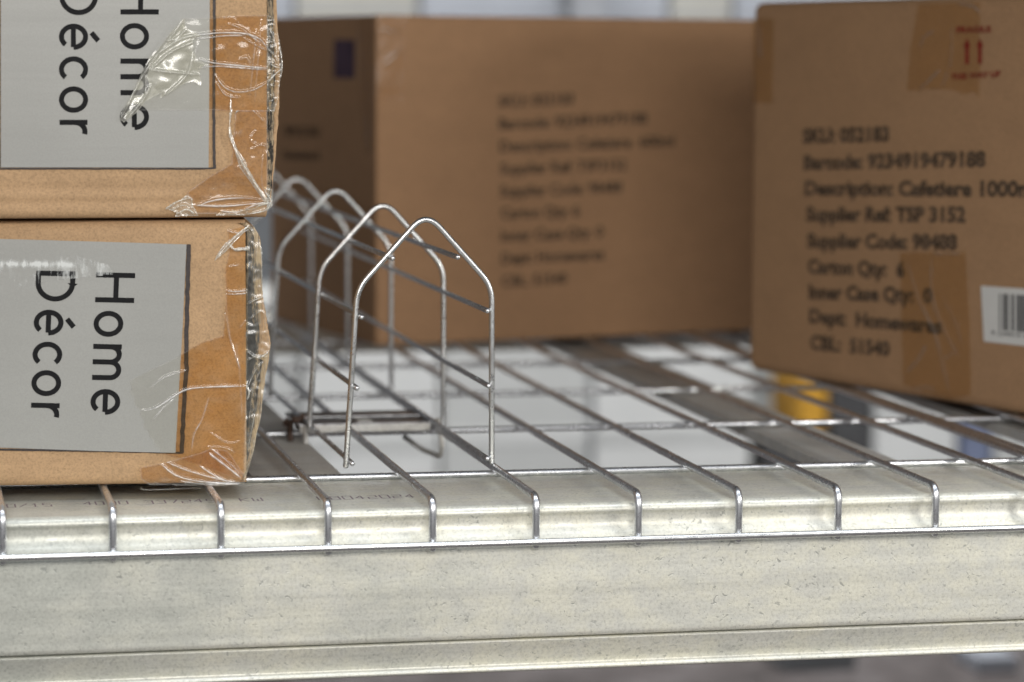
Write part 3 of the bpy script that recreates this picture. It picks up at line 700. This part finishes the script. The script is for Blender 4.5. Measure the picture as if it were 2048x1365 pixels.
# ------------------------------------------------------------------ printed lines on the cartons
def text_mesh(txt, bold=.0):
    cu = bpy.data.curves.new('t', 'FONT'); cu.body = txt; cu.size = 1; cu.offset = bold; cu.resolution_u = 3
    o = bpy.data.objects.new('t', cu); COL.objects.link(o)
    dg = bpy.context.evaluated_depsgraph_get(); me = bpy.data.meshes.new_from_object(o.evaluated_get(dg))
    COL.objects.unlink(o); bpy.data.objects.remove(o); bpy.data.curves.remove(cu); return me
def printed(name, parent, pl, txt, x0, y0, x1, y1, cap, mat, h=.25, bold=.02, ref=None):
    """baseline from (x0,y0) to (x1,y1) as seen, cap height in photo units"""
    me = text_mesh(txt, bold); xs = [v.co.x for v in me.vertices]; lo, hi = min(xs), max(xs)
    a0, z0 = pl.px(x0, y0); a1, z1 = pl.px(x1, y1); _, zc = pl.px(x0, y0-cap); H = zc-z0; capu = .73
    for v in me.vertices:
        t = (v.co.x-lo)/(hi-lo); v.co = pl.at(a0+(a1-a0)*t, z0+(z1-z0)*t+v.co.y/capu*H, h)
    me.name = name
    return link(name, me, mat, parent)

# ---- middle carton
dC = (294.9, 70.9); PC = Plane(286.6, 699.0, *dC); dcv = Vector(dC).normalized()
q0 = Vector((286.6, 699.0)); q1 = q0+dcv*400; nb_ = Vector((-dcv.y, dcv.x)); q3 = Vector((240.0, 925.0)); q2 = q1+nb_*232
cC = thing('cardboard_carton', 'big carton at the back of the deck, behind the wire divider', 'carton', 'printed shipping cartons')
prism('carton_body', [tuple(q0), tuple(q1), tuple(q2), tuple(q3)], 2.4, 237.0, M_KRAFT_B, cC, 2.2, 3)
LC = ['SKU: 052183', 'Barcode: 9234919479188', 'Description: Cafetiere  600ml', 'Supplier Ref: TSP3152', 'Supplier Code: 98488', 'Carton Qty: 6', 'Inner Case Qty: 0', 'Dept: Homewares', 'CBL: 51540']
geoC = [(997, 214, 1147, 208), (998, 259, 1294, 247), (999, 304, 1348, 292), (1000, 349, 1253, 340), (1000, 394, 1244, 385), (1001, 438, 1159, 432), (1002, 483, 1206, 474), (1002, 528, 1208, 519), (1003, 574, 1134, 567)]
for tx, (a, b, c, d) in zip(LC, geoC): printed('printed_line', cC, PC, tx, a, b, c, d, 23, M_INK_D, .3, .03)
sheet('packing_tape', cC, PC, [(756, 32), (808, 32), (806, 205), (752, 203)], M_TAPE_B, [([(762, 60), (800, 66)], .8, 2.2, .6), ([(766, 130), (785, 112), (804, 98)], .9, 2.2, .6)], .5, .4, .05, .02, 1.2, .1, 21)
PCs = Plane(q3.x, q3.y, q0.x-q3.x, q0.y-q3.y)
flat_poly('purple_mark', cC, PCs, [(669, 80), (711, 80), (710, 157), (668, 157)], M_PURPLE, .3)
for k, (a, b, c) in enumerate(((566, 272, 640), (566, 318, 640))):
    printed('printed_line', cC, PCs, ('TSP3152 SKU', 'Homewares 6')[k], a, b, c, b+2, 20, M_INK_D, .3, .03)
sheet('packing_tape', cC, PCs, [(716, 36), (751, 36), (750, 300), (735, 310), (722, 200)], M_TAPE_B, [([(722, 50), (724, 120), (728, 160)], .8, 3, .5), ([(738, 240), (740, 290)], .8, 2.5, .7)], .5, .4, .05, .02, 1.5, .1, 22)

# ---- right carton
dD = Vector((84.4, -248.3)); PD = Plane(508.2, 488.2, dD.x, dD.y); dd = dD.normalized()
p0 = Vector((508.2, 488.2))-dd*15; p1 = p0+dd*330; nb2 = Vector((-dd.y, dd.x))
cD = thing('cardboard_carton', 'big carton at right with white barcode label and red upward arrows', 'carton', 'printed shipping cartons')
prism('carton_body', [tuple(p0), tuple(p1), tuple(p1+nb2*240), tuple(p0+nb2*240)], 2.4, 244.5, M_KRAFT_D, cD, 7.5, 5)
LD = ['SKU: 052183', 'Barcode: 9234919479188', 'Description: Cafetiere 1000ml', 'Supplier Ref: TSP 3152', 'Supplier Code: 98488', 'Carton Qty:  6', 'Inner Case Qty:  0', 'Dept:  Homewares', 'CBL:  51540']
geoD = [(1606, 286, 1779, 282), (1608, 339, 1972, 333), (1610, 390, 2078, 393), (1613, 442, 1932, 444), (1615, 495, 1915, 499), (1616, 546, 1810, 554), (1618, 597, 1865, 606), (1619, 645, 1884, 667), (1621, 698, 1780, 712)]
for tx, (a, b, c, d) in zip(LD, geoD): printed('printed_line', cD, PD, tx, a, b, c, d, 28.5, M_INK_D, .3, .05)
sheet('packing_tape', cD, PD, [(1838, 8), (1962, 4), (1961, 196), (1948, 184), (1930, 190), (1900, 178), (1815, 182), (1822, 100)], M_TAPE_B, [
    ([(1915, 6), (1950, 14), (1968, 34)], 1.0, 2.0, .9), ([(1905, 50), (1905, 100), (1900, 140)], .8, 2.0, .5), ([(1838, 182), (1862, 160), (1882, 140)], 1.0, 2.0, .7),
    ([(1842, 100), (1850, 75), (1872, 62)], .8, 2.0, .5), ([(1885, 175), (1898, 145)], .8, 2.0, .5)], .5, .5, .04, .03, 1.1, .1, 23)
sheet('packing_tape', cD, PD, [(1802, 505), (1932, 504), (1940, 640), (1944, 790), (1900, 800), (1808, 770)], M_TAPE_B, [
    ([(1868, 508), (1925, 508)], .9, 1.6, .7), ([(1865, 510), (1868, 600), (1900, 680), (1925, 720)], .9, 2.2, .5), ([(1815, 520), (1840, 600), (1870, 660), (1890, 740), (1902, 790)], 1.0, 2.2, .5),
    ([(1815, 745), (1840, 718), (1855, 690)], .9, 2.0, .6), ([(1890, 720), (1915, 700)], .8, 2.0, .5), ([(1800, 790), (1850, 775), (1875, 785)], .8, 2., .5), ([(1888, 600), (1915, 650), (1925, 690)], .8, 1.8, .4)], .5, .5, .04, .03, 1.1, .1, 24)
sheet('packing_tape', cD, PD, [(1506, 40), (1548, 38), (1546, 206), (1504, 206)], M_TAPE_B, [([(1518, 50), (1524, 120)], .8, 2.5, .5)], .5, .4, .05, .02, 1.4, .1, 25)
printed('red_print', cD, PD, 'FRAGILE', 1915, 66, 1984, 64, 12, M_RED, .75, .03)
printed('red_print', cD, PD, 'THIS WAY UP', 1904, 160, 2003, 154, 12, M_RED, .75, .03)
for a in (1936, 1962):
    vs_, fs_ = [], []
    for pts in ([(a-3.6, 128), (a+3.6, 128), (a+3.6, 92), (a-3.6, 92)], [(a-7, 94), (a+7, 94), (a, 77)]):
        b = len(vs_); vs_ += [PD.at(*PD.px(*p), .8) for p in pts]; fs_.append(tuple(range(b, b+len(pts))))
    pydata('red_arrow', vs_, fs_, M_RED, cD)
bl = flat_poly('barcode_label', cD, PD, [(1963, 572), (2110, 582), (2116, 700), (1969, 683)], M_PAPER, .5)
x = 2000; vb, fb = [], []; rr_ = random.Random(3)
while x < 2098:
    w = rr_.choice((2, 2.4, 3.2, 5.0, 6)); y0_ = 585+(x-1963)*.07; y1_ = 657+(x-1963)*.10
    b = len(vb); vb += [PD.at(*PD.px(*p), .6) for p in ((x, y0_), (x+w, y0_), (x+w, y1_), (x, y1_))]; fb.append((b, b+1, b+2, b+3))
    x += w+rr_.choice((2.2, 3, 5.5))
pydata('barcode', vb, fb, M_BAR, bl)
printed('barcode_number', bl, PD, '9 234919 479188', 1984, 670, 2096, 681, 9, M_BAR, .6, .01)

# ------------------------------------------------------------------ far side of the aisle, out of focus
M_PALE = plain('white_carton_board', (.62, .63, .62), .7, var=.06, scale=6)
M_PALE2 = plain('pale_grey_carton_board', (.50, .51, .50), .7, var=.08, scale=6)
M_COOL = plain('pale_blue_carton_board', (.30, .32, .36), .7, var=.1, scale=8)
M_CREAM = plain('cream_carton_board', (.34, .33, .29), .7, var=.1, scale=8)
M_YEL = plain('yellow_plastic', (.55, .29, .03), .5, var=.1, scale=8)
M_BLK = plain('black_plastic', (.06, .06, .062), .5, var=.3, scale=20)
M_BLUE = plain('blue_grey_plastic', (.17, .20, .30), .5, var=.2, scale=20)
M_DRED = plain('dull_red_board', (.34, .10, .08), .7, var=.2, scale=20)
M_SLATE = plain('slate_grey_board', (.16, .17, .18), .7, var=.2, scale=8)
def far_carton(label, x0, x1, y0, y1, z0, z1, mat, cat='carton', name='far_carton', group='blurred stock across the aisle', seam=True):
    t = tag(thing(name, label, cat), group=group)
    prism('carton_body', boxq(x0, x1, y0, y1), z0, z1, mat, t, 3, 2)
    if seam:
        zc = z0+(z1-z0)*.45
        prism('tape_band', boxq(x0+.5, x1-.5, y0-1, y0+.5), zc-9, zc+9, M_PALE2 if mat is M_PALE else M_PALE, t)
    return t
xs = [60, 262, 470, 655, 862, 1085, 1262]; ords = ['first', 'second', 'third', 'fourth', 'fifth']
for i in range(5):
    far_carton('%s pale blurred carton from the left, seen through the wire deck on the floor beyond' % ords[i], xs[i], xs[i+1]-7, 2400+12*(i % 2), 2640, -449.5, [-112, -104, -118, -108, -112][i], M_PALE if i % 2 == 0 else M_PALE2)
far_carton('pale blurred carton directly behind the yellow tub', 1100, 1330, 2700, 2950, -449.5, -70, M_PALE)
far_carton('pale blurred carton at far right, seen through the deck under the nearest big carton', 1256, 1375, 2405, 2640, -449.5, -40, M_PALE)
far_carton('low blue grey blurred tub at far right below the barcode carton', 1384, 1424, 2400, 2600, -449.5, -262, M_BLUE, 'tub', 'far_tub', seam=False)
far_carton('light blurred carton right of the blue grey tub', 1432, 1640, 2405, 2640, -449.5, -60, M_PALE2)
far_carton('black blurred crate under the yellow tub', 1098, 1180, 2400, 2560, -449.5, -292, M_BLK, 'crate', 'far_crate', seam=False)
far_carton('bright yellow blurred tub standing on the black crate', 1150, 1186, 2400, 2540, -291.5, -208, M_YEL, 'tub', 'far_tub', seam=False)
far_carton('dark grey blurred crate right of the yellow tub', 1192, 1250, 2400, 2560, -449.5, -222, M_BLK, 'crate', 'far_crate', seam=False)
# low bits on the floor in the strip under the beam
far_carton('dull red blurred box low on the floor, visible under the beam at left', 290, 352, 1680, 1760, -449.5, -436, M_DRED, 'box', 'far_box', seam=False)
far_carton('dark blurred box low on the floor under the right half of the beam', 880, 960, 1600, 1700, -449.5, -425, M_SLATE, 'box', 'far_box', seam=False)
far_carton('pale blurred box low on the floor, visible under the beam at far right', 1085, 1130, 1560, 1640, -449.5, -432, M_COOL, 'box', 'far_box', seam=False)
# upper level across the aisle, seen just over the cartons
M_RACK = plain('rack_paint', (.24, .25, .27), .6, var=.15, scale=10)
rk = thing('storage_rack', 'grey blurred rack across the aisle, its shelf showing over the cartons at top', 'rack')
prism('rack_shelf', boxq(-200, 2200, 2450, 2900), 196, 232, M_RACK, rk)
for xx in (196, 830, 1464): prism('rack_post', boxq(xx, xx+46, 2420, 2449), -449.5, 900, M_RACK, rk)
for zz in (246, 262, 278, 294): prism('rack_rail', boxq(-200, 2200, 2425, 2431), zz, zz+5, M_RACK, rk)
up = [(250, 380, M_SLATE, 'slate grey blurred carton at the left end of the shelf above the stacked boxes'), (388, 462, M_COOL, 'small pale blue blurred carton over the purple mark'),
      (468, 628, M_CREAM, 'cream blurred carton above the corner of the middle carton'), (636, 822, M_COOL, 'long pale blue blurred carton above the middle carton'),
      (884, 970, M_COOL, 'pale blue blurred carton right of the rack post'), (978, 1060, M_CREAM, 'cream blurred carton above the right side of the middle carton'), (1068, 1300, M_COOL, 'pale blue blurred carton over the gap beside the right carton')]
for a, b, mm_, lb in up: far_carton(lb, a, b, 2460, 2700, 232.5, 560, mm_, seam=False)
